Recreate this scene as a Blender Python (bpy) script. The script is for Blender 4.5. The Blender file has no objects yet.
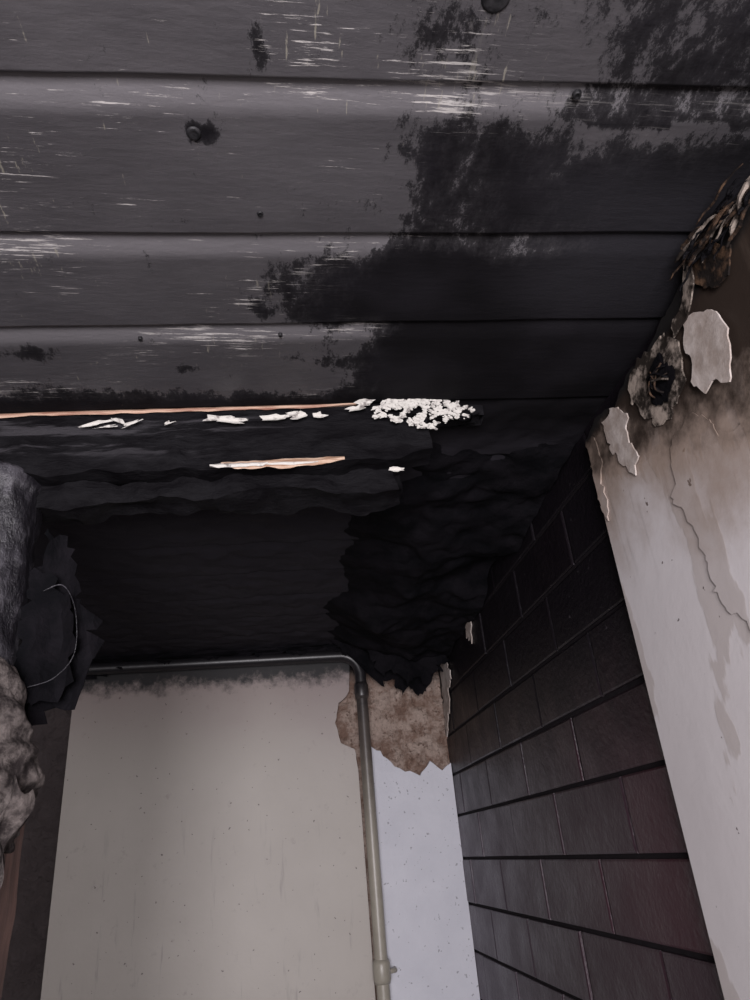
import bpy, bmesh, math, random
from mathutils import Vector, noise, Matrix
random.seed(7)
scene=bpy.context.scene
scene.view_settings.view_transform='Standard'
COL=bpy.context.collection

# ------------------------------------------------------------ helpers
def ss(a,b,x):
    t=max(0.0,min(1.0,(x-a)/(b-a))); return t*t*(3-2*t)
def nz(x,y,z,s=1.0): return noise.noise(Vector((x*s,y*s,z*s)))
def fbm(x,y,z,s=1.0,o=4):
    a=0;w=1;t=0
    for i in range(o):
        a+=w*noise.noise(Vector((x*s,y*s,z*s))); t+=w; w*=.5; s*=2.1
    return a/t
def blob(x,y,cx,cy,rx,ry):
    d=((x-cx)/rx)**2+((y-cy)/ry)**2
    return math.exp(-d)

def mkobj(name,verts,faces,mats,parent=None,smooth=False,midx=None,attr=None):
    me=bpy.data.meshes.new(name); me.from_pydata(verts,[],faces); me.update()
    for m in (mats if isinstance(mats,(list,tuple)) else [mats]): me.materials.append(m)
    if midx: me.polygons.foreach_set("material_index",midx)
    if smooth: me.polygons.foreach_set("use_smooth",[True]*len(me.polygons))
    if attr:
        for k,vals in attr.items():
            a=me.attributes.new(k,'FLOAT','POINT'); a.data.foreach_set("value",vals)
    ob=bpy.data.objects.new(name,me); COL.objects.link(ob)
    if parent: ob.parent=parent
    return ob

class MB:
    def __init__(s): s.v=[];s.f=[];s.m=[]
    def add(s,v,f,mi=0):
        o=len(s.v); s.v+=list(v); s.f+=[tuple(i+o for i in q) for q in f]; s.m+=[mi]*len(f)
    def grid(s,fn,nu,nv,mi=0):
        v=[fn(i/nu,j/nv) for j in range(nv+1) for i in range(nu+1)]
        f=[(j*(nu+1)+i,j*(nu+1)+i+1,(j+1)*(nu+1)+i+1,(j+1)*(nu+1)+i) for j in range(nv) for i in range(nu)]
        s.add(v,f,mi)
    def box(s,x0,x1,y0,y1,z0,z1,res=.03,amp=.004,fr=12,mi=0,seed=0,xf=None):
        def D(p):
            p=Vector(p)
            d=Vector((fbm(p.x+seed,p.y,p.z,fr,3),fbm(p.x,p.y+9+seed,p.z,fr,3),fbm(p.x,p.y,p.z+17+seed,fr,3)))*amp
            p=p+d
            return tuple(xf(p)) if xf else tuple(p)
        nx=max(1,int((x1-x0)/res));ny=max(1,int((y1-y0)/res));nq=max(1,int((z1-z0)/res))
        L=lambda a,b,t:a+(b-a)*t
        s.grid(lambda u,v:D((L(x0,x1,u),L(y0,y1,v),z1)),nx,ny,mi)
        s.grid(lambda u,v:D((L(x0,x1,1-u),L(y0,y1,v),z0)),nx,ny,mi)
        s.grid(lambda u,v:D((L(x0,x1,u),y0,L(z0,z1,v))),nx,nq,mi)
        s.grid(lambda u,v:D((L(x0,x1,1-u),y1,L(z0,z1,v))),nx,nq,mi)
        s.grid(lambda u,v:D((x1,L(y0,y1,u),L(z0,z1,v))),ny,nq,mi)
        s.grid(lambda u,v:D((x0,L(y0,y1,1-u),L(z0,z1,v))),ny,nq,mi)
    def tube(s,pts,rad,n=12,mi=0,bump=0):
        pts=[Vector(p) for p in pts]; rings=[]
        up=Vector((.13,.2,.97))
        for i,p in enumerate(pts):
            t=(pts[min(i+1,len(pts)-1)]-pts[max(i-1,0)]).normalized()
            a=t.cross(up)
            if a.length<.15: a=t.cross(Vector((0,1,0)))
            a.normalize(); b=t.cross(a)
            r=rad[i] if isinstance(rad,(list,tuple)) else rad
            for k in range(n):
                q=2*math.pi*k/n; rr=r*(1+bump*fbm(p.x+math.cos(q),p.y+math.sin(q),p.z,7,2))
                rings.append(tuple(p+(a*math.cos(q)+b*math.sin(q))*rr))
        f=[(i*n+k,i*n+(k+1)%n,(i+1)*n+(k+1)%n,(i+1)*n+k) for i in range(len(pts)-1) for k in range(n)]
        f.append(tuple(range(n))[::-1]); f.append(tuple((len(pts)-1)*n+k for k in range(n)))
        s.add(rings,f,mi)
    def flake(s,c,u,v,w,h,curl=.3,mi=0,n=13,seed=None,rough=.35):
        sd=random.random()*50 if seed is None else seed
        c=Vector(c);u=Vector(u).normalized();v=Vector(v).normalized();nn=u.cross(v)
        vs=[tuple(c)]
        for ring in (.5,1):
            for k in range(n):
                q=2*math.pi*k/n; r=ring*(1+rough*noise.noise(Vector((math.cos(q)*1.7+sd,math.sin(q)*1.7,sd))) *2)
                a=math.cos(q)*r; b=math.sin(q)*r
                vs.append(tuple(c+u*a*w+v*b*h+nn*curl*min(w,h)*(a*a*.6+b*b)))
        f=[(0,1+k,1+(k+1)%n) for k in range(n)]+[(1+k,1+n+k,1+n+(k+1)%n,1+(k+1)%n) for k in range(n)]
        s.add(vs,f,mi)
    def obj(s,name,mats,parent=None,smooth=False): return mkobj(name,s.v,s.f,mats,parent,smooth,s.m)

def ragged(pts,step=.03,amp=.012,seed=0,closed=True,keep=()):
    out=[];n=len(pts)
    for i in range(n):
        a=Vector(pts[i]);b=Vector(pts[(i+1)%n]);L=(b-a).length
        k=1 if i in keep else max(1,int(L/step))
        for j in range(k):
            p=a.lerp(b,j/k)
            if j>0: p=p+Vector((fbm(p.x,p.y,seed,25,3),fbm(p.x,p.y,seed+5.3,25,3)))*amp*2.2
            out.append(p)
    return out
def slab(name,pts,place,thick,mats,parent=None,step=.03,amp=.012,seed=0,keep=(),bend=None):
    P=ragged(pts,step,amp,seed,keep=keep)
    bm=bmesh.new()
    vs=[bm.verts.new((p.x,p.y,0)) for p in P]
    f=bm.faces.new(vs)
    r=bmesh.ops.extrude_face_region(bm,geom=[f])
    for e in r['geom']:
        if isinstance(e,bmesh.types.BMVert): e.co.z=1
    bmesh.ops.triangulate(bm,faces=[q for q in bm.faces if len(q.verts)>4])
    if bend:
        for _ in range(2):
            bmesh.ops.subdivide_edges(bm,edges=[e for e in bm.edges if e.calc_length()>.03 and abs(e.verts[0].co.z-e.verts[1].co.z)<.5],cuts=1)
            bmesh.ops.triangulate(bm,faces=bm.faces[:])
    for v in bm.verts:
        a,b,d=v.co; v.co=Vector(place(a,b,d*thick+(bend(a,b) if bend else 0)))
    bmesh.ops.recalc_face_normals(bm,faces=bm.faces)
    me=bpy.data.meshes.new(name); bm.to_mesh(me); bm.free()
    for m in (mats if isinstance(mats,(list,tuple)) else [mats]): me.materials.append(m)
    ob=bpy.data.objects.new(name,me); COL.objects.link(ob)
    if parent: ob.parent=parent
    return ob

# ------------------------------------------------------------ node helper
class NT:
    def __init__(s,name):
        s.mat=bpy.data.materials.new(name); s.mat.use_nodes=True; s.t=s.mat.node_tree
        s.b=s.t.nodes["Principled BSDF"]; s.L=s.t.links
        s.co=s.t.nodes.new("ShaderNodeNewGeometry").outputs["Position"]
    def set(s,inp,v):
        if isinstance(v,bpy.types.NodeSocket): s.L.new(v,inp)
        else:
            if isinstance(v,(tuple,list)) and len(v)==3 and inp.type=='RGBA': v=(*v,1)
            inp.default_value=v
    def noise(s,scale,detail=5,rough=.6,sc=None,off=None,dist=0):
        n=s.t.nodes.new("ShaderNodeTexNoise"); n.inputs["Scale"].default_value=scale
        n.inputs["Detail"].default_value=detail; n.inputs["Roughness"].default_value=rough; n.inputs["Distortion"].default_value=dist
        c=s.co
        if sc or off:
            m=s.t.nodes.new("ShaderNodeMapping"); s.L.new(c,m.inputs[0])
            if sc: m.inputs["Scale"].default_value=sc
            if off: m.inputs["Location"].default_value=off
            c=m.outputs[0]
        s.L.new(c,n.inputs["Vector"]); return n.outputs["Fac"]
    def math(s,op,a,b=0.0,c=0.0,clamp=False):
        n=s.t.nodes.new("ShaderNodeMath"); n.operation=op; n.use_clamp=clamp
        for i,v in enumerate((a,b,c)): s.set(n.inputs[i],v)
        return n.outputs[0]
    def mul(s,a,b): return s.math('MULTIPLY',a,b)
    def add(s,a,b): return s.math('ADD',a,b)
    def cn(s,a,k): return s.mul(s.math('SUBTRACT',a,.5),k)
    def step(s,x,a,b,lo=0.0,hi=1.0):
        n=s.t.nodes.new("ShaderNodeMapRange"); n.interpolation_type='SMOOTHSTEP'
        s.set(n.inputs["Value"],x); n.inputs["From Min"].default_value=a;n.inputs["From Max"].default_value=b
        n.inputs["To Min"].default_value=lo;n.inputs["To Max"].default_value=hi
        return n.outputs["Result"]
    def mix(s,f,a,b):
        n=s.t.nodes.new("ShaderNodeMix"); n.data_type='RGBA'
        s.set(n.inputs[0],f); s.set(n.inputs[6],a); s.set(n.inputs[7],b); return n.outputs[2]
    def attr(s,name):
        n=s.t.nodes.new("ShaderNodeAttribute"); n.attribute_name=name; return n.outputs["Fac"]
    def xyz(s):
        n=s.t.nodes.new("ShaderNodeSeparateXYZ"); s.L.new(s.co,n.inputs[0]); return n.outputs
    def bump(s,h,strength=.3,dist=.01):
        n=s.t.nodes.new("ShaderNodeBump"); n.inputs["Strength"].default_value=strength; n.inputs["Distance"].default_value=dist
        s.set(n.inputs["Height"],h); s.L.new(n.outputs[0],s.b.inputs["Normal"])
    def out(s,col,rough=.7,spec=.5,metal=0.0):
        s.set(s.b.inputs["Base Color"],col); s.set(s.b.inputs["Roughness"],rough)
        s.set(s.b.inputs["Specular IOR Level"],spec); s.set(s.b.inputs["Metallic"],metal); return s.mat

# ------------------------------------------------------------ materials
def m_ceiling():
    n=NT("sooty_painted_boards")
    soot=n.attr("soot"); joint=n.attr("band"); P=n.xyz()
    n1=n.noise(8,11,.80,sc=(1.35,.8,1)); n2=n.noise(2.0,4,.6); n3=n.noise(60,4,.6,sc=(.25,1,1)); n4=n.noise(34,7,.8,sc=(1.1,.6,1))
    m0=n.add(soot,n.add(n.cn(n1,1.8),n.cn(n4,.95)))
    mask=n.add(n.mul(n.step(m0,.42,.60),.78),n.step(m0,.40,1.0,0,.22))
    smudge=n.step(n.noise(3.4,6,.62,sc=(.7,1.5,1),off=(1,4,0)),.38,.62)
    base=n.mix(n2,(.062,.058,.063),(.102,.096,.101))
    base=n.mix(n.mul(smudge,.5),base,(.040,.037,.041))
    base=n.mix(n.mul(n3,.5),base,(.038,.037,.041))
    base=n.mix(n.mul(joint,.6),base,(.21,.20,.21))  # highlight along the board chamfers, painted in as a lighter tone
    sootc=n.mix(n.step(n.noise(3,3,.5),.4,.7),(.0055,.005,.006),(.012,.011,.0135))
    haze_paint=n.mul(n.mul(n.step(P[0],.45,.75),n.step(P[1],.80,1.0)),n.step(P[1],1.2,1.45,1,0))  # smoky haze at the right, painted as greyer soot
    sootc=n.mix(n.mul(haze_paint,.85),sootc,(.024,.023,.027))
    sootc=n.mix(n.step(P[1],1.78,2.1),sootc,(.024,.022,.027))  # soot colour lifted past the header to offset the recess's shadow
    col=n.mix(mask,base,sootc)
    st=n.noise(1,6,.78,sc=(8,150,9)); reg=n.noise(2.9,4,.6,sc=(1,1.6,1),off=(3,1,0))
    th=n.add(st,n.add(n.cn(reg,.58),n.mul(joint,.085)))
    lft=n.step(P[0],.25,.6,1,.15)
    scr_glint=n.mul(n.mul(n.step(th,.625,.68),n.step(soot,.45,.85,1,0)),lft)  # scratches, doubling as painted specular streaks, denser along the joints
    col=n.mix(scr_glint,col,(.46,.44,.42))
    st2=n.noise(1,5,.7,sc=(80,12,9)); scr2=n.mul(n.step(n.add(st2,n.cn(reg,.45)),.66,.69),n.step(soot,.3,.6,1,0))
    col=n.mix(n.mul(scr2,.5),col,(.32,.30,.24))
    n.bump(n.add(n.mul(n3,.5),n.add(n.mul(n1,.6),n.mul(mask,.25))),.4,.008)
    return n.out(col,n.add(n.step(mask,0,1,.34,.75),n.cn(smudge,.12)),n.step(mask,0,1,.65,.08))
def m_back():
    n=NT("rough_masonry_soot_shade")
    n1=n.noise(9,8,.7); n2=n.noise(26,8,.72); z=n.xyz()
    col=n.mix(n.step(n1,.38,.62),(.34,.22,.17),(.72,.57,.49))
    col=n.mix(n.step(n2,.54,.64,0,.85),col,(.19,.115,.085))
    soot=n.step(n.add(z[2],n.cn(n1,.3)),2.38,2.54)
    left=n.step(z[0],-1.26,-1.18,1,0)  # strip left of the beige panel: shade painted as dark taupe
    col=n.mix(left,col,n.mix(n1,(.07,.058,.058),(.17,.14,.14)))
    col=n.mix(soot,col,(.010,.009,.010))
    n.bump(n.add(n1,n.mul(n2,.9)),1,.06)
    return n.out(col,.85,.15)
def m_beige():
    n=NT("beige_gloss_plaster")
    p=n.xyz(); n1=n.noise(3,6,.6); n2=n.noise(14,6,.7); n3=n.noise(45,3,.5)
    col=n.mix(n1,(.39,.355,.32),(.48,.445,.405))
    col=n.mix(n.step(n2,.60,.75,0,.35),col,(.24,.20,.19))
    dots=n.step(n.noise(38,2,.5,off=(5,2,1)),.70,.73)
    col=n.mix(n.mul(dots,.75),col,(.05,.04,.04))
    drip=n.mul(n.step(n.noise(1,4,.6,sc=(26,1,3.2)),.60,.76),n.step(p[2],1.2,1.9,1,0))
    col=n.mix(n.mul(drip,.35),col,(.13,.11,.11))
    rt=n.mul(n.step(p[0],-.2,.45),n.step(p[2],1.6,2.3)); col=n.mix(n.mul(rt,.25),col,(.42,.36,.37))
    smoke=n.step(n.add(p[2],n.cn(n1,.35)),1.9,2.60)
    col=n.mix(n.mul(smoke,.65),col,(.21,.145,.145))
    edge=n.step(n.add(p[2],n.cn(n2,.26)),2.40,2.52)
    col=n.mix(edge,col,(.012,.011,.012))
    n.bump(n.add(n1,n.mul(n3,.12)),.15,.02)
    return n.out(col,.5,.4)
def m_white_back():
    n=NT("white_limewash_plaster")
    n1=n.noise(5,6,.6); n2=n.noise(28,5,.6); d=n.step(n.noise(40,2,.5),.68,.72)
    col=n.mix(n1,(.55,.555,.61),(.71,.71,.76)); col=n.mix(n.mul(d,.6),col,(.2,.2,.22))
    n.bump(n.add(n1,n.mul(n2,.3)),.5,.02)
    return n.out(col,.75,.3)
def m_blocks():
    n=NT("burgundy_painted_blocks_sooty")
    p=n.xyz(); n1=n.noise(4,8,.7); n2=n.noise(35,5,.65); at=n.attr("tone")
    col=n.mix(n1,(.018,.010,.015),(.048,.025,.035))
    sheen=n.mul(n.step(p[1],2.8,4.2),n.step(p[2],1.6,2.3,1,0)); col=n.mix(n.mul(sheen,.45),col,(.105,.085,.115))  # grey sheen painted into the lower blocks by the far corner
    red=n.mul(n.step(p[1],1.9,3.0,1,0),n.step(at,.1,.8))
    col=n.mix(n.mul(red,.65),col,(.060,.014,.022))
    col=n.mix(n.mul(n.step(n.add(p[2],n.cn(n1,.7)),1.40,2.05),.95),col,(.008,.007,.009))
    sc=n.step(n.noise(60,3,.5),.70,.73); col=n.mix(n.mul(sc,.3),col,(.2,.18,.2))
    n.bump(n.add(n1,n.mul(n2,.5)),.5,.016)
    return n.out(col,n.step(n1,.3,.7,.32,.52),n.step(p[2],1.6,2.3,.45,.12))
def m_mortar():
    n=NT("sooty_mortar"); n1=n.noise(20,5,.6)
    n.bump(n1,.5,.01); return n.out(n.mix(n1,(.006,.005,.006),(.02,.016,.019)),.9,.1)
def m_plaster():
    n=NT("scorched_white_plaster")
    p=n.xyz(); n1=n.noise(4,8,.65); n2=n.noise(22,6,.65); n3=n.noise(2.5,4,.6)
    col=n.mix(n3,(.61,.57,.575),(.73,.695,.70))
    lay=n.step(n.noise(2.6,5,.5,sc=(1,1.5,.6),off=(0,.7,.35)),.525,.54)
    col=n.mix(n.mul(lay,.65),col,(.47,.415,.39))
    spk=n.step(n.noise(24,3,.5),.72,.74); col=n.mix(spk,col,(.10,.08,.08))
    h=n.add(n.add(p[2],n.cn(n1,.62)),n.step(p[1],.95,1.75,.28,0))
    col=n.mix(n.step(h,2.05,2.44,0,.8),col,(.29,.205,.15))
    col=n.mix(n.step(h,2.38,2.55),col,(.030,.020,.015))
    streak=n.mul(n.step(n.noise(1,5,.6,sc=(1,14,1.6)),.56,.70),n.step(p[2],1.95,2.4)); col=n.mix(n.mul(streak,.5),col,(.09,.065,.05))
    col=n.mix(n.step(n.add(p[2],n.mul(n1,.08)),2.58,2.62),col,(.01,.009,.009))
    n.bump(n.add(n.mul(n1,.5),n.add(n.mul(lay,.06),n.mul(n2,.2))),.3,.012)
    return n.out(col,.6,.35)
def m_char():
    n=NT("charred_wood"); p=n.xyz(); n1=n.noise(14,7,.68,sc=(.5,1,1.6)); n2=n.noise(6,6,.65,sc=(.35,1,3.4))
    c=n.mix(n.step(n1,.35,.65),(.0035,.003,.004),(.0095,.009,.0105))
    g=n.mul(n.mul(n.step(n2,.50,.60),n.step(p[0],-.2,.15,1,0)),n.step(p[2],2.47,2.53))  # grey sheen highlights painted into the char of the upper header
    c=n.mix(n.mul(g,.55),c,(.07,.066,.073))
    n.bump(n1,.8,.02); return n.out(c,.7,.08)
def m_simple(name,a,b,sc=12,rough=.7,spec=.3,bs=.4,bd=.01,lo=.35,hi=.65,mapsc=None):
    n=NT(name); n1=n.noise(sc,7,.68,sc=mapsc); n.bump(n1,bs,bd)
    return n.out(n.mix(n.step(n1,lo,hi),a,b),rough,spec)
def m_pipe():
    n=NT("sooty_painted_steel"); p=n.xyz(); n1=n.noise(14,6,.65)
    c=n.mix(n1,(.26,.235,.19),(.42,.39,.33))
    h=n.add(p[2],n.cn(n1,.5))
    c=n.mix(n.step(h,1.35,2.1),c,(.085,.07,.062)); c=n.mix(n.step(h,2.1,2.45),c,(.014,.013,.015))
    n.bump(n1,.2,.005); return n.out(c,.36,.5)
M_ceil=m_ceiling();M_back=m_back();M_beige=m_beige();M_wb=m_white_back();M_blk=m_blocks();M_mor=m_mortar();M_pl=m_plaster();M_pipe=m_pipe();M_char=m_char()
M_soot=m_simple("soot_crust",(.004,.004,.005),(.009,.008,.010),8,.9,.05,.7,.02)
M_flake=m_simple("cream_paint_chip",(.20,.18,.17),(.56,.54,.50),40,.7,.3,.3,.004,.35,.5)
M_wood=m_simple("split_raw_wood",(.22,.09,.06),(.55,.38,.28),20,.7,.3,.5,.004,mapsc=(.3,3,6))
M_wood2=m_simple("pale_split_wood",(.28,.15,.09),(.62,.47,.36),20,.7,.3,.5,.004,mapsc=(.4,3,6))
M_post=m_simple("scorched_wrapped_post",(.010,.009,.012),(.085,.08,.092),11,.38,.55,.9,.02,.42,.70,mapsc=(1.2,1.2,.8))
M_jamb=m_simple("scorched_brown_jamb",(.05,.03,.028),(.26,.15,.12),10,.6,.4,.5,.01,.3,.75,mapsc=(2,2,.3))
M_cloth=m_simple("burnt_fibre_cloth",(.018,.014,.014),(.135,.115,.108),20,.9,.15,1,.02,.36,.66)
M_plaster_in=m_simple("torn_paint_underside",(.34,.28,.245),(.58,.52,.485),9,.8,.2,.5,.008)
M_burntflap=m_simple("scorched_paint_flap",(.02,.015,.012),(.36,.30,.255),16,.8,.2,.5,.008,.44,.62)
M_floor=m_simple("dusty_concrete",(.10,.095,.09),(.20,.19,.18),8,.9,.2,.5,.01)
M_left=m_simple("smoked_plaster",(.05,.045,.045),(.16,.145,.14),4,.8,.2,.3,.01)
M_rust=m_simple("burnt_brown_debris",(.010,.007,.006),(.13,.075,.045),26,.8,.2,.8,.01,.42,.7)
M_metal=m_simple("dark_screw_metal",(.006,.006,.007),(.022,.021,.023),60,.5,.3,.5,.004)

# ------------------------------------------------------------ ceiling
H=2.65
J=[.758-.335*k for k in range(6,0,-1)]+[.758,1.095,1.382,1.74]+[1.74+.335*k for k in range(1,9)]
ys=[]
for a,b in zip(J[:-1],J[1:]):
    ys+=[a-.005,a-.002,a,a+.004,a+.02,a+.045,a+.06]
    k=int((b-a-.09)/.012)
    ys+=[a+.06+(b-a-.070)*i/k for i in range(1,k+1)]
ys=[y for y in ys if y<4.50]+[4.56]
def ceilz(y):
    for j in J:
        t=y-j
        if -.0021<=t<0: return .010,0
        if 0<=t<.0601: return .011*(1-t/.06), max(0,1-abs(t-.03)/.04)
    return 0,0
def soot_c(X,Y):
    s=.21; yy=Y+.03*fbm(X,Y,2,4,2)
    X=X+.10*fbm(X,Y,7,5,3)
    if yy<.80: s+=.38*ss(.38,.64,X)+.36*blob(X,yy,.30,.66,.13,.08)
    s+=.45*ss(.18,.42,X)*ss(.76,.88,yy)*(1-ss(1.02,1.12,yy)*.2)
    s+=.66*ss(-.14,.22,X)*ss(1.10,1.20,yy)*(1-ss(1.32,1.42,yy))
    s+=.80*ss(.05,.50,X)*ss(1.32,1.44,yy)
    s+=.55*ss(.52,.85,X)*ss(.78,1.00,yy)
    for cx,cy,rx,ry,w in [(-.57,1.30,.035,.02,.5),(-.60,1.50,.09,.035,.5),(-.25,1.56,.05,.02,.45),(-.185,1.06,.03,.012,.4),(-.138,.865,.026,.019,1.0),
                          (-.02,1.33,.03,.05,.45),(.37,1.2,.1,.1,.3),(.62,1.53,.3,.12,.4),(.1,1.52,.2,.03,.2),(-.02,.7,.03,.06,.45),(-.3,1.67,.6,.03,.35),(.36,.90,.03,.16,.25),(.52,.95,.06,.1,.25)]:
        s+=w*blob(X,Y,cx,cy,rx,ry)
    s+=1.2*ss(1.66,1.76,Y)
    return min(s,1.5)
NX=230; xs=[-1.72+(1.08+1.72)*i/NX for i in range(NX+1)]
V=[];A=[];B=[]
for y in ys:
    dz,bd=ceilz(y)
    for x in xs:
        yy=y-.042*x+.004*nz(x,round(y*3),0,2.5)
        z=H+dz*(1 if y<1.75 else .6)+.005*fbm(x,yy,0,3,3)+(.016*fbm(x,yy,3,9,3) if y>1.75 else 0)
        V.append((x,yy,z)); A.append(soot_c(x,yy)); B.append(bd*(1 if y<1.75 else 0))
n=NX+1
Fc=[(j*n+i,(j+1)*n+i,(j+1)*n+i+1,j*n+i+1) for j in range(len(ys)-1) for i in range(NX)]
ceiling=mkobj("ceiling",V,Fc,M_ceil,smooth=True,attr={"soot":A,"band":B})
mb=MB(); mb.box(-1.75,1.2,-1.4,4.75,2.70,2.78,res=5,amp=0); mb.obj("backing",M_char,parent=ceiling)

# ------------------------------------------------------------ right block wall
WX=1.03
mb=MB(); tone=[]
RH=.228; RL=.60; z0=1.375-RH*6
def brick(y0,y1,za,zb):
    t=random.random(); g=.006; b=.008; dx=random.uniform(-.004,.004)
    Y0,Y1,Z0,Z1=y0+g,y1-g,za+g,zb-g
    x=WX+dx
    vs=[(x+.02,Y0,Z0),(x+.02,Y1,Z0),(x+.02,Y1,Z1),(x+.02,Y0,Z1),
        (x+.003,Y0+.002,Z0+.002),(x+.003,Y1-.002,Z0+.002),(x+.003,Y1-.002,Z1-.002),(x+.003,Y0+.002,Z1-.002),
        (x,Y0+b,Z0+b),(x,Y1-b,Z0+b),(x,Y1-b,Z1-b),(x,Y0+b,Z1-b)]
    f=[]
    for k in (0,4):
        for i in range(4): f.append((k+i,k+(i+1)%4,k+4+(i+1)%4,k+4+i))
    f.append((8,9,10,11)); mb.add(vs,f,0); tone.extend([t]*len(vs))
r=0
while z0+r*RH<2.66:
    za=z0+r*RH; zb=min(za+RH,2.68); y=-1.4+(RL/2 if r%2 else 0)-RL
    while y<4.55:
        if min(y+RL,4.56)-max(y,-1.4)>.05: brick(max(y,-1.4),min(y+RL,4.56),za,zb)
        y+=RL
    r+=1
wall_right=mb.obj("wall_right",M_blk)
a=wall_right.data.attributes.new("tone",'FLOAT','POINT'); a.data.foreach_set("value",tone)
mb=MB(); mb.box(WX+.009,WX+.16,-1.4,4.7,0,2.7,res=.25,amp=0); mb.obj("mortar_bed",M_mor,parent=wall_right)

# ------------------------------------------------------------ back wall
BY=4.5
mb=MB()
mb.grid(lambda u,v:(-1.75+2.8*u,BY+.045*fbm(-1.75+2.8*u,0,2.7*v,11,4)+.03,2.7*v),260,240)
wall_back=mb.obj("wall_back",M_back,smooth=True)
mb=MB(); mb.box(-1.75,1.2,BY+.08,BY+.2,0,2.7,res=5,amp=0); mb.obj("core",M_left,parent=wall_back)
back=lambda a,b,d:(a,BY+.03-d,b)
slab("plaster_beige",[(-1.235,.0),(.47,0),(.455,1.9),(.44,2.02),(.36,2.06),(.33,2.18),(.36,2.30),(.43,2.37),(.45,2.60),(-1.235,2.60)],back,.055,M_beige,wall_back,keep=(0,1,7,8,9),amp=.012,step=.03)
slab("plaster_white",[(.50,0),(1.03,0),(1.03,1.90),(.97,1.86),(.90,1.92),(.83,1.84),(.74,1.87),(.66,1.93),(.60,2.00),(.50,2.06)],back,.045,M_wb,wall_back,keep=(0,1,9),amp=.015,step=.025,seed=3)

mb=MB(); mb.box(-1.9,-1.72,-1.4,4.7,0,2.7,res=5,amp=0); mb.obj("wall_left",M_left)
mb=MB(); mb.grid(lambda u,v:(-1.9+3.1*u,-1.4+6.1*v,.004*fbm(u*3,v*6,0,4,3)),60,100); mb.obj("floor",M_floor,smooth=True)

# ------------------------------------------------------------ scorched white plaster on the right wall
rw=lambda a,b,d:(WX-d,a,b)
pts=[(1.86,0),(1.835,2.58),(1.72,2.60),(1.62,2.56),(1.52,2.60),(1.40,2.585),(1.28,2.61),(1.15,2.645),(-1.3,2.645),(-1.3,0)]
P=slab("plaster_right",pts,rw,.035,M_pl,wall_right,keep=(0,7,8,9),amp=.010,step=.02,seed=2)

def flap(nm,pts,off,bendf,mat=M_plaster_in,amp=.010,seed=1,th=.004):
    return slab(nm,pts,lambda a,b,d:(WX-.036-off-d,a,b),th,mat,wall_right,step=.012,amp=amp,seed=seed,bend=bendf)
flap("paint_flap_hanging",[(1.205,2.535),(1.15,2.505),(1.115,2.48),(1.085,2.40),(1.105,2.335),(1.13,2.29),(1.18,2.33),(1.215,2.32),(1.25,2.38),(1.225,2.43),(1.24,2.47)],.008,lambda a,b:.05*max(0,(2.47-b)),seed=2,amp=.009)
flap("paint_flap_edge",[(1.70,2.56),(1.62,2.56),(1.56,2.50),(1.59,2.42),(1.56,2.36),(1.60,2.32),(1.65,2.38),(1.69,2.44)],.0005,lambda a,b:.015*abs(b-2.45),seed=5,amp=.018)
flap("paint_flap_strip",[(1.825,2.57),(1.77,2.55),(1.76,2.47),(1.79,2.42),(1.785,2.34),(1.81,2.28),(1.835,2.34)],.0003,lambda a,b:.006*abs(b-2.42),seed=8,amp=.014,mat=M_pl)
flap("paint_layer_upper",[(1.42,2.30),(1.33,2.33),(1.27,2.30),(1.24,2.22),(1.10,2.20),(.9,2.22),(.9,1.45),(1.30,1.42),(1.38,1.62),(1.33,1.78),(1.43,1.92),(1.42,2.05),(1.47,2.18)],.0005,lambda a,b:0,mat=M_pl,amp=.018,seed=11,th=.0025)
flap("paint_flap_sliver",[(1.09,2.64),(1.12,2.645),(1.17,2.575),(1.24,2.545),(1.25,2.51),(1.18,2.525),(1.12,2.56)],.012,lambda a,b:.15*abs(a-1.2),seed=14,mat=M_burntflap,amp=.006)
flap("paint_flap_dark",[(1.14,2.64),(1.05,2.64),(1.00,2.56),(1.03,2.50),(1.09,2.52),(1.13,2.57)],.003,lambda a,b:.15*abs(b-2.55),seed=23,mat=M_rust)
flap("paint_flap_scorched",[(1.49,2.58),(1.40,2.59),(1.30,2.57),(1.26,2.50),(1.28,2.42),(1.34,2.38),(1.42,2.37),(1.47,2.42),(1.52,2.50)],.0005,lambda a,b:.02*abs(a-1.38),seed=31,mat=M_burntflap,amp=.020)

# burnt socket box: torn opening with charred wires
sock=bpy.data.objects.new("burnt_socket_box",None); COL.objects.link(sock)
mb=MB(); N=48
cy,cz,R0=1.37,2.47,.062
def wob(q,r): return r*(1+.5*nz(math.cos(q)*1.3,math.sin(q)*1.3,1)+.25*nz(math.cos(q)*4,math.sin(q)*4,3))
vs=[(WX-.046,cy,cz)]+[(WX-.046,cy+math.cos(q)*wob(q,R0),cz+math.sin(q)*wob(q,R0)*1.05) for q in [2*math.pi*k/N for k in range(N)]]
mb.add(vs,[(0,1+k,1+(k+1)%N) for k in range(N)]); mb.obj("cavity",M_soot,parent=sock)
mb=MB()
for i in range(7):
    a0=random.uniform(0,6.28); p0=Vector((WX-.048,cy+math.cos(a0)*R0*.7,cz+math.sin(a0)*R0*.7)); p1=Vector((WX-.048,cy-math.cos(a0+.5)*R0*.7,cz-math.sin(a0+.5)*R0*.7))
    pts=[]
    for k in range(12):
        t=k/11; p=p0.lerp(p1,t); pts.append((p.x-.018*math.sin(math.pi*t),p.y+.02*nz(t*2,i*3.3,0),p.z+.02*nz(t*2,i*5.1,4)))
    mb.tube(pts,random.uniform(.0018,.0035),6,(0,1,2,1,0)[i%5])
mb.obj("wires",[M_rust,M_char,M_burntflap],parent=sock,smooth=True)

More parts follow.
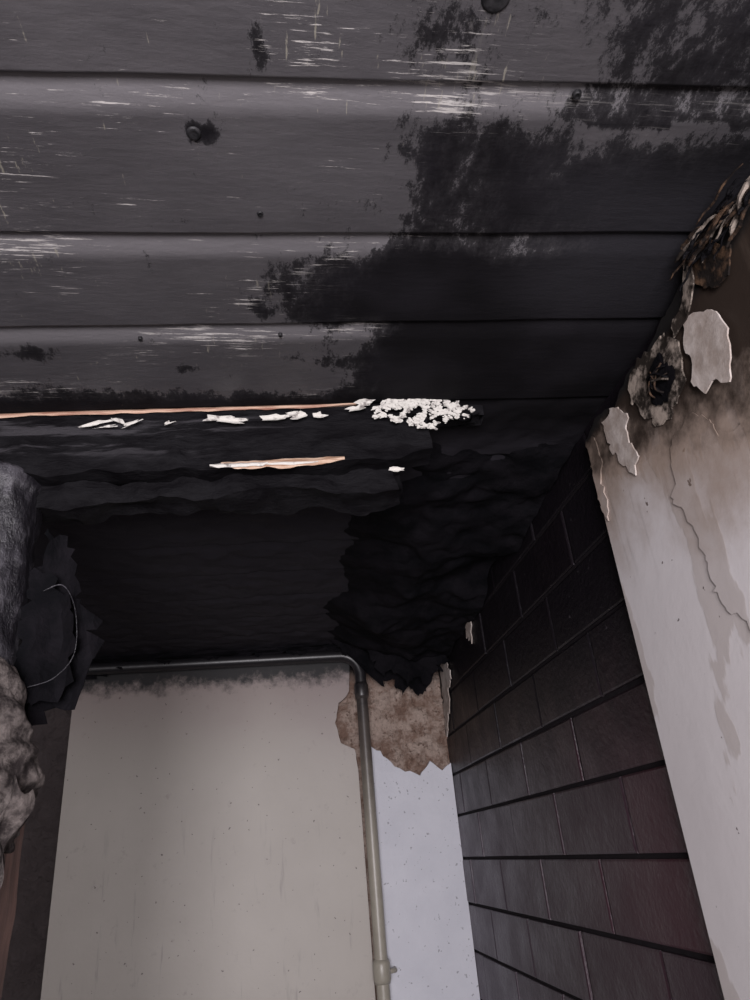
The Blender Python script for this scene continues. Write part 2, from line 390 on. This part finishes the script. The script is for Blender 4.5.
# ------------------------------------------------------------ burnt debris top right
deb=bpy.data.objects.new("burnt_timber_debris",None); COL.objects.link(deb)
mb=MB()
def splinter(p,q,w,mi):
    p=Vector(p);q=Vector(q);n_=9
    pts=[p.lerp(q,i/n_)+Vector((nz(i*.4,0,p.y,.9),nz(0,i*.4,p.x,.9),nz(3,i*.4,p.z,.9)))*.012 for i in range(n_+1)]
    mb.tube(pts,[w*(.25+.9*math.sin(math.pi*(.08+.84*i/n_)))*(1+.1*nz(i,p.y*9,2,.8)) for i in range(n_+1)],5,mi,.2)
for i in range(30):
    y=random.uniform(.84,1.06); z=random.uniform(2.56,2.63)
    L=random.uniform(.06,.17); a=random.uniform(-.5,.3)
    x=WX-.05-random.random()*.05
    splinter((x,y,z),(x-.02*random.random(),y+L*math.cos(a),z+L*math.sin(a)*.6),random.uniform(.002,.005),(0,1,0,1,0,1,2)[i%7])
splinter((.965,.86,2.60),(.975,.98,2.555),.008,2)
mb.obj("splinters",[M_char,M_rust,M_burntflap],parent=deb)

# ------------------------------------------------------------ header beam and post
frame=bpy.data.objects.new("charred_door_frame",None); COL.objects.link(frame)
mb=MB()
def skew(p):
    p=Vector(p); p.y-=.045*p.x
    e=ss(.25,.66,p.x); p.z+= e*.10*(1 if p.z<2.6 else 0); p.y+=e*.03
    return p
mb.box(-1.72,.64,1.745,1.80,2.54,2.66,res=.02,amp=.014,fr=8,xf=skew)
mb.box(-1.72,.46,1.735,1.83,2.445,2.545,res=.02,amp=.030,fr=8,seed=4,xf=skew)
mb.box(-1.72,.36,1.79,1.90,2.38,2.46,res=.02,amp=.06,fr=7,seed=9,xf=skew)
header=mb.obj("header",M_char,parent=frame,smooth=True)
mb=MB()
def strip(x0,x1,yf,zf,w,mi,amp=.003):
    n_=60; vs=[]
    for i in range(n_+1):
        x=x0+(x1-x0)*i/n_; ww=w*(.45+.7*ss(0,.15,i/n_)*ss(1,.85,i/n_))*(1+.8*fbm(x,w*90,1,11,3))
        y=yf-.045*x+amp*fbm(x,2,2,12,2); z=zf(x)+amp*fbm(x,5,2,14,3)
        for (a,b) in ((0,0),(-.006,-ww*.5),(-.003,-ww),(.01,-ww*.5)): vs.append((x,y+a,z+b))
    fs=[(i*4+k,i*4+(k+1)%4,(i+1)*4+(k+1)%4,(i+1)*4+k) for i in range(n_) for k in range(4)]
    mb.add(vs,fs,mi)
strip(-1.0,.245,1.738,lambda x:2.652,.013,0)
strip(-.15,.195,1.722,lambda x:2.455+.02*(x+.1),.024,1,.008)
strip(-.18,-.02,1.716,lambda x:2.447,.013,2,.006)
strip(-.10,.12,1.719,lambda x:2.446,.008,2,.01)
mb.obj("split_wood",[M_wood,M_wood2,M_flake],parent=frame)
mb=MB()
for x,z,w,h,tl in [(-.50,2.595,.045,.005,.25),(-.435,2.60,.03,.005,-.4),(-.40,2.593,.03,.004,.5),(-.47,2.585,.04,.004,.1),(-.16,2.60,.055,.008,.05),(-.12,2.592,.05,.008,-.08),(.00,2.598,.045,.009,.1),(.075,2.602,.025,.009,.3),
                   (.055,2.61,.02,.006,0),(.27,2.64,.035,.012,.4),(.24,2.625,.03,.010,.3),(-.30,2.59,.02,.004,.3),(.13,2.60,.02,.008,0),(.34,2.41,.02,.006,0),(.30,2.62,.02,.006,.2)]:
    c,s_=math.cos(tl),math.sin(tl)
    mb.flake((x,1.722-.045*x,z),(c,0,s_),(-s_,-.15,c),w,h,.5,rough=.6)
for i in range(2200):
    x=random.uniform(.29,.60); z=2.614+random.uniform(-.075,.042)-abs(x-.45)*.06
    e=((x-.44)/.135)**2+((z-2.615)/.068)**2
    if e>1+1.1*nz(x,z,5,22) or nz(x,z,0,34)+.7*nz(x,z,4,80)<-.06: continue
    r=random.uniform(.0013,.0052); a=random.uniform(-.6,.6)
    mb.flake((x,1.720-.045*x+random.uniform(-.003,.003)+ .02*ss(.4,.6,x),z),(math.cos(a),0,math.sin(a)),(-math.sin(a),-.15,math.cos(a)),r*1.4,r,.15,n=7)
mb.obj("paint_chips",M_flake,parent=frame)
mb=MB()
def post(u,v):
    q=2*math.pi*u; z=1.5+.98*v
    r=.105*(1+.10*fbm(math.cos(q)*.4,math.sin(q)*.4,z,7,4)+.035*math.sin(34*z+5*math.cos(q)+6*fbm(math.cos(q),math.sin(q),z,2,2)))
    r*=1+.10*ss(2.40,2.43,z)*(1-ss(2.46,2.475,z))
    if v>=.999: r*=.3
    return (-.757+r*math.cos(q),1.84+r*math.sin(q),z)
mb.grid(post,72,150)
mb.obj("post_wrapped",M_post,parent=frame,smooth=True)
mb=MB()
mb.box(-.90,-.590,1.75,1.86,0,1.62,res=.025,amp=.012,fr=5,seed=31)
mb.obj("post_lower",M_jamb,parent=frame,smooth=True)

# burnt cloth wrapped round the post: swathes of cloth folded over each other with a hanging tail
mb=MB()
def cl(u,v):
    q=u*2*math.pi; t=v*math.pi; r=math.sin(t)**.55 if 0<v<1 else 0
    z=1.70+.19*math.cos(t)+.04*math.cos(q)*r
    x=-.665+(.105+.02*math.sin(9*z))*r*math.cos(q)+.05*math.cos(t)*0+.03*(1.7-z); y=1.75+.10*r*math.sin(q)
    fold=math.sin(38*(z+.55*x)+4*fbm(x,y,z,5,2))
    d=.045*fbm(x,y,z,8,4)+.016*fold*abs(fold)+.005*math.sin(120*(z+.5*x)+9*fbm(x,y,z,9,2))
    dr=Vector((x+.65,y-1.75,(z-1.70)*.4)).normalized()
    return (x+dr.x*d,y+dr.y*d,z+dr.z*d)
mb.grid(cl,170,170); mb.obj("burnt_cloth_folds",M_cloth,parent=frame,smooth=True)
mb=MB()
mb.grid(lambda u,v:(-.60+.07*u*(1-.6*v)+.012*math.sin(9*v),1.68+.02*math.sin(u*7+v*5),1.64-.20*v-.02*math.sin(u*9)),14,26)
mb.obj("burnt_cloth_tail",M_cloth,parent=frame,smooth=True)

# dangling burnt cable + rags hanging in the frame
def curve(cps,n_=12):
    out=[];P=[Vector(p) for p in cps]; P=[P[0]]+P+[P[-1]]
    for i in range(1,len(P)-2):
        for k in range(n_):
            t=k/n_; a,b,c,d=P[i-1:i+3]
            out.append(.5*((2*b)+(c-a)*t+(2*a-5*b+4*c-d)*t*t+(3*b-a-3*c+d)*t**3))
    out.append(P[-2]); return out
mb=MB()
mb.tube(curve([(-.60,1.80,2.12),(-.55,1.79,2.13),(-.51,1.78,2.06),(-.50,1.78,1.95),(-.54,1.78,1.89),(-.60,1.78,1.87)]),.0014,8,0)
mb.obj("burnt_cable",[M_post,M_soot],parent=frame,smooth=True)
for i,(pp,yy,sd) in enumerate([([(-.64,2.34),(-.55,2.26),(-.50,2.08),(-.47,1.95),(-.50,1.86),(-.56,1.84),(-.60,1.79),(-.65,1.80)],1.87,1),([(-.64,2.2),(-.54,2.12),(-.50,1.98),(-.53,1.88),(-.59,1.83),(-.65,1.83)],1.82,4)]):
    slab("charred_rag_%d"%i,pp,lambda a,b,d,yy=yy:(a,yy-d+.02*math.sin(a*40+b*9),b),.004,M_soot,frame,step=.02,amp=.03,seed=sd,bend=lambda a,b:.01*math.sin(a*60))

# ------------------------------------------------------------ one big lumpy charred mass drooping from the ceiling
crust=bpy.data.objects.new("hanging_charred_lining",None); COL.objects.link(crust)
mb=MB()
def lump(u,v):
    x=.20+.82*u; y=1.82+2.61*v
    left=.30+.16*fbm(0,y,3,2,3)+.10*ss(3.4,4.4,y)
    e=ss(left-.12,left+.32,x)*ss(1.82,2.3,y)
    h=e*(.06+.13*ss(2.5,4.0,y)+.15*fbm(x,y,1,2.6,3)+.03*abs(fbm(x,y,6,7,2)))
    return (x+.03*fbm(x,y,2,5,2),y+.05*fbm(x,y,8,5,2),2.668-max(0,h))
mb.grid(lump,110,260); mb.obj("mass",M_soot,parent=crust,smooth=True)
for i,(pp,yy,sd) in enumerate([
  ([(.30,2.66),(1.02,2.66),(1.02,2.40),(.985,2.48),(.95,2.40),(.90,2.33),(.86,2.30),(.80,2.36),(.75,2.30),(.69,2.40),(.64,2.37),(.60,2.44),(.56,2.47),(.52,2.53),(.44,2.55)],4.34,2),
  ([(.45,2.66),(1.02,2.66),(1.02,2.45),(.94,2.44),(.88,2.33),(.82,2.38),(.76,2.32),(.70,2.40),(.63,2.40),(.56,2.48)],4.18,7),
  ([(-1.7,2.66),(.5,2.66),(.4,2.57),(.0,2.60),(-.5,2.585),(-1.0,2.56),(-1.3,2.52),(-1.7,2.50)],4.42,12)]):
    slab("curtain_%d"%i,pp,lambda a,b,d,yy=yy:(a,yy-d+.03*math.sin(a*23+b*8)-.3*(b-2.5),b),.008,M_soot,crust,step=.014,amp=.030,seed=sd,keep=(0,),bend=lambda a,b:.02*nz(a,b,0,14))
for i,(pp,sd) in enumerate([([(4.42,2.46),(4.30,2.50),(4.20,2.44),(4.16,2.34),(4.28,2.30),(4.30,2.20),(4.40,2.12),(4.46,2.05)],1),([(3.72,2.60),(3.62,2.61),(3.56,2.52),(3.60,2.40),(3.66,2.46)],5)]):
    slab("torn_plaster_%d"%i,pp,lambda a,b,d:(WX-.006-d,a,b),.006,M_plaster_in,wall_right,step=.02,amp=.03,seed=sd)

# ------------------------------------------------------------ pipe
pipe=bpy.data.objects.new("wall_pipe",None); COL.objects.link(pipe)
mb=MB(); r=.035; px=.50; py=4.395
pts=[(px,py,.0),(px,py,.4),(px,py,.8),(px,py,1.2),(px,py,1.6),(px,py,2.0),(px,py,2.35)]
R_=.12; zt=2.575
for k in range(0,9):
    q=k/8*math.pi/2; pts.append((px-R_+R_*math.cos(q),py,zt-R_+R_*math.sin(q)))
for x in (.1,-.3,-.7,-1.1,-1.5,-1.71): pts.append((x,py,zt))
mb.tube(pts,r,20); mb.obj("run",M_pipe,parent=pipe,smooth=True)
mb=MB()
for z in (.83,.05): mb.tube([(px,py,z),(px,py,z+.02),(px,py,z+.09),(px,py,z+.11)],[.040,.047,.047,.040],20); mb.tube([(px+.03,py,z+.05),(px+.075,py+.03,z+.05),(px+.08,BY,z+.05)],.012,8)
mb.tube([(px,py,2.30),(px,py,2.32),(px,py,2.38),(px,py,2.40)],[.038,.044,.044,.038],20)
mb.obj("fittings",M_pipe,parent=pipe,smooth=True)

# ------------------------------------------------------------ screws in ceiling
for x,y,rr in [(-.135,.865,.010),(.365,.60,.018),(-.02,1.04,.005),(.56,.75,.006),(.02,1.42,.004),(-.33,1.44,.004)]:
    mb=MB(); N=20
    prof=[(rr*1.5,-.004),(rr*1.3,.002),(rr,.005),(rr*.55,.002),(rr*.12,.003)]
    vs=[(x+math.cos(2*math.pi*k/N)*q,y+math.sin(2*math.pi*k/N)*q,H-.0-d) for q,d in prof for k in range(N)]
    fs=[(i*N+k,i*N+(k+1)%N,(i+1)*N+(k+1)%N,(i+1)*N+k) for i in range(len(prof)-1) for k in range(N)]+[tuple(range(4*N,5*N))]
    mb.add(vs,fs); mb.obj("ceiling_screw",M_metal,smooth=True)

# ------------------------------------------------------------ lights
w=bpy.data.worlds.new("World"); scene.world=w; w.use_nodes=True
w.node_tree.nodes["Background"].inputs[0].default_value=(.70,.66,.73,1); w.node_tree.nodes["Background"].inputs[1].default_value=.5
def area(name,loc,target,sx,sy,power,col):
    l=bpy.data.lights.new(name,'AREA'); l.shape='RECTANGLE'; l.size=sx; l.size_y=sy; l.energy=power; l.color=col
    o=bpy.data.objects.new(name,l); COL.objects.link(o); o.location=loc
    o.rotation_euler=(Vector(target)-Vector(loc)).to_track_quat('-Z','Y').to_euler(); return o
area("daylight_doorway",(-.3,-2.2,1.2),(.1,3,1.9),1.6,1.5,240,(.99,.945,.985))

# ------------------------------------------------------------ camera
p,yw,rl=map(math.radians,(26.6,9,5.3))
F=Vector((math.sin(yw)*math.cos(p),math.cos(yw)*math.cos(p),math.sin(p)))
Rr=Vector((math.cos(yw),-math.sin(yw),0)); Uu=Rr.cross(F)
U2=Uu*math.cos(rl)+Rr*math.sin(rl); R2=Rr*math.cos(rl)-Uu*math.sin(rl)
cd=bpy.data.cameras.new("camera"); cam=bpy.data.objects.new("camera",cd); COL.objects.link(cam)
cam.matrix_world=Matrix((( R2.x,U2.x,-F.x,0),(R2.y,U2.y,-F.y,0),(R2.z,U2.z,-F.z,1.45),(0,0,0,1)))
cd.sensor_fit='HORIZONTAL'; cd.sensor_width=36; cd.lens=36*700/750; cd.clip_start=.02
scene.camera=cam
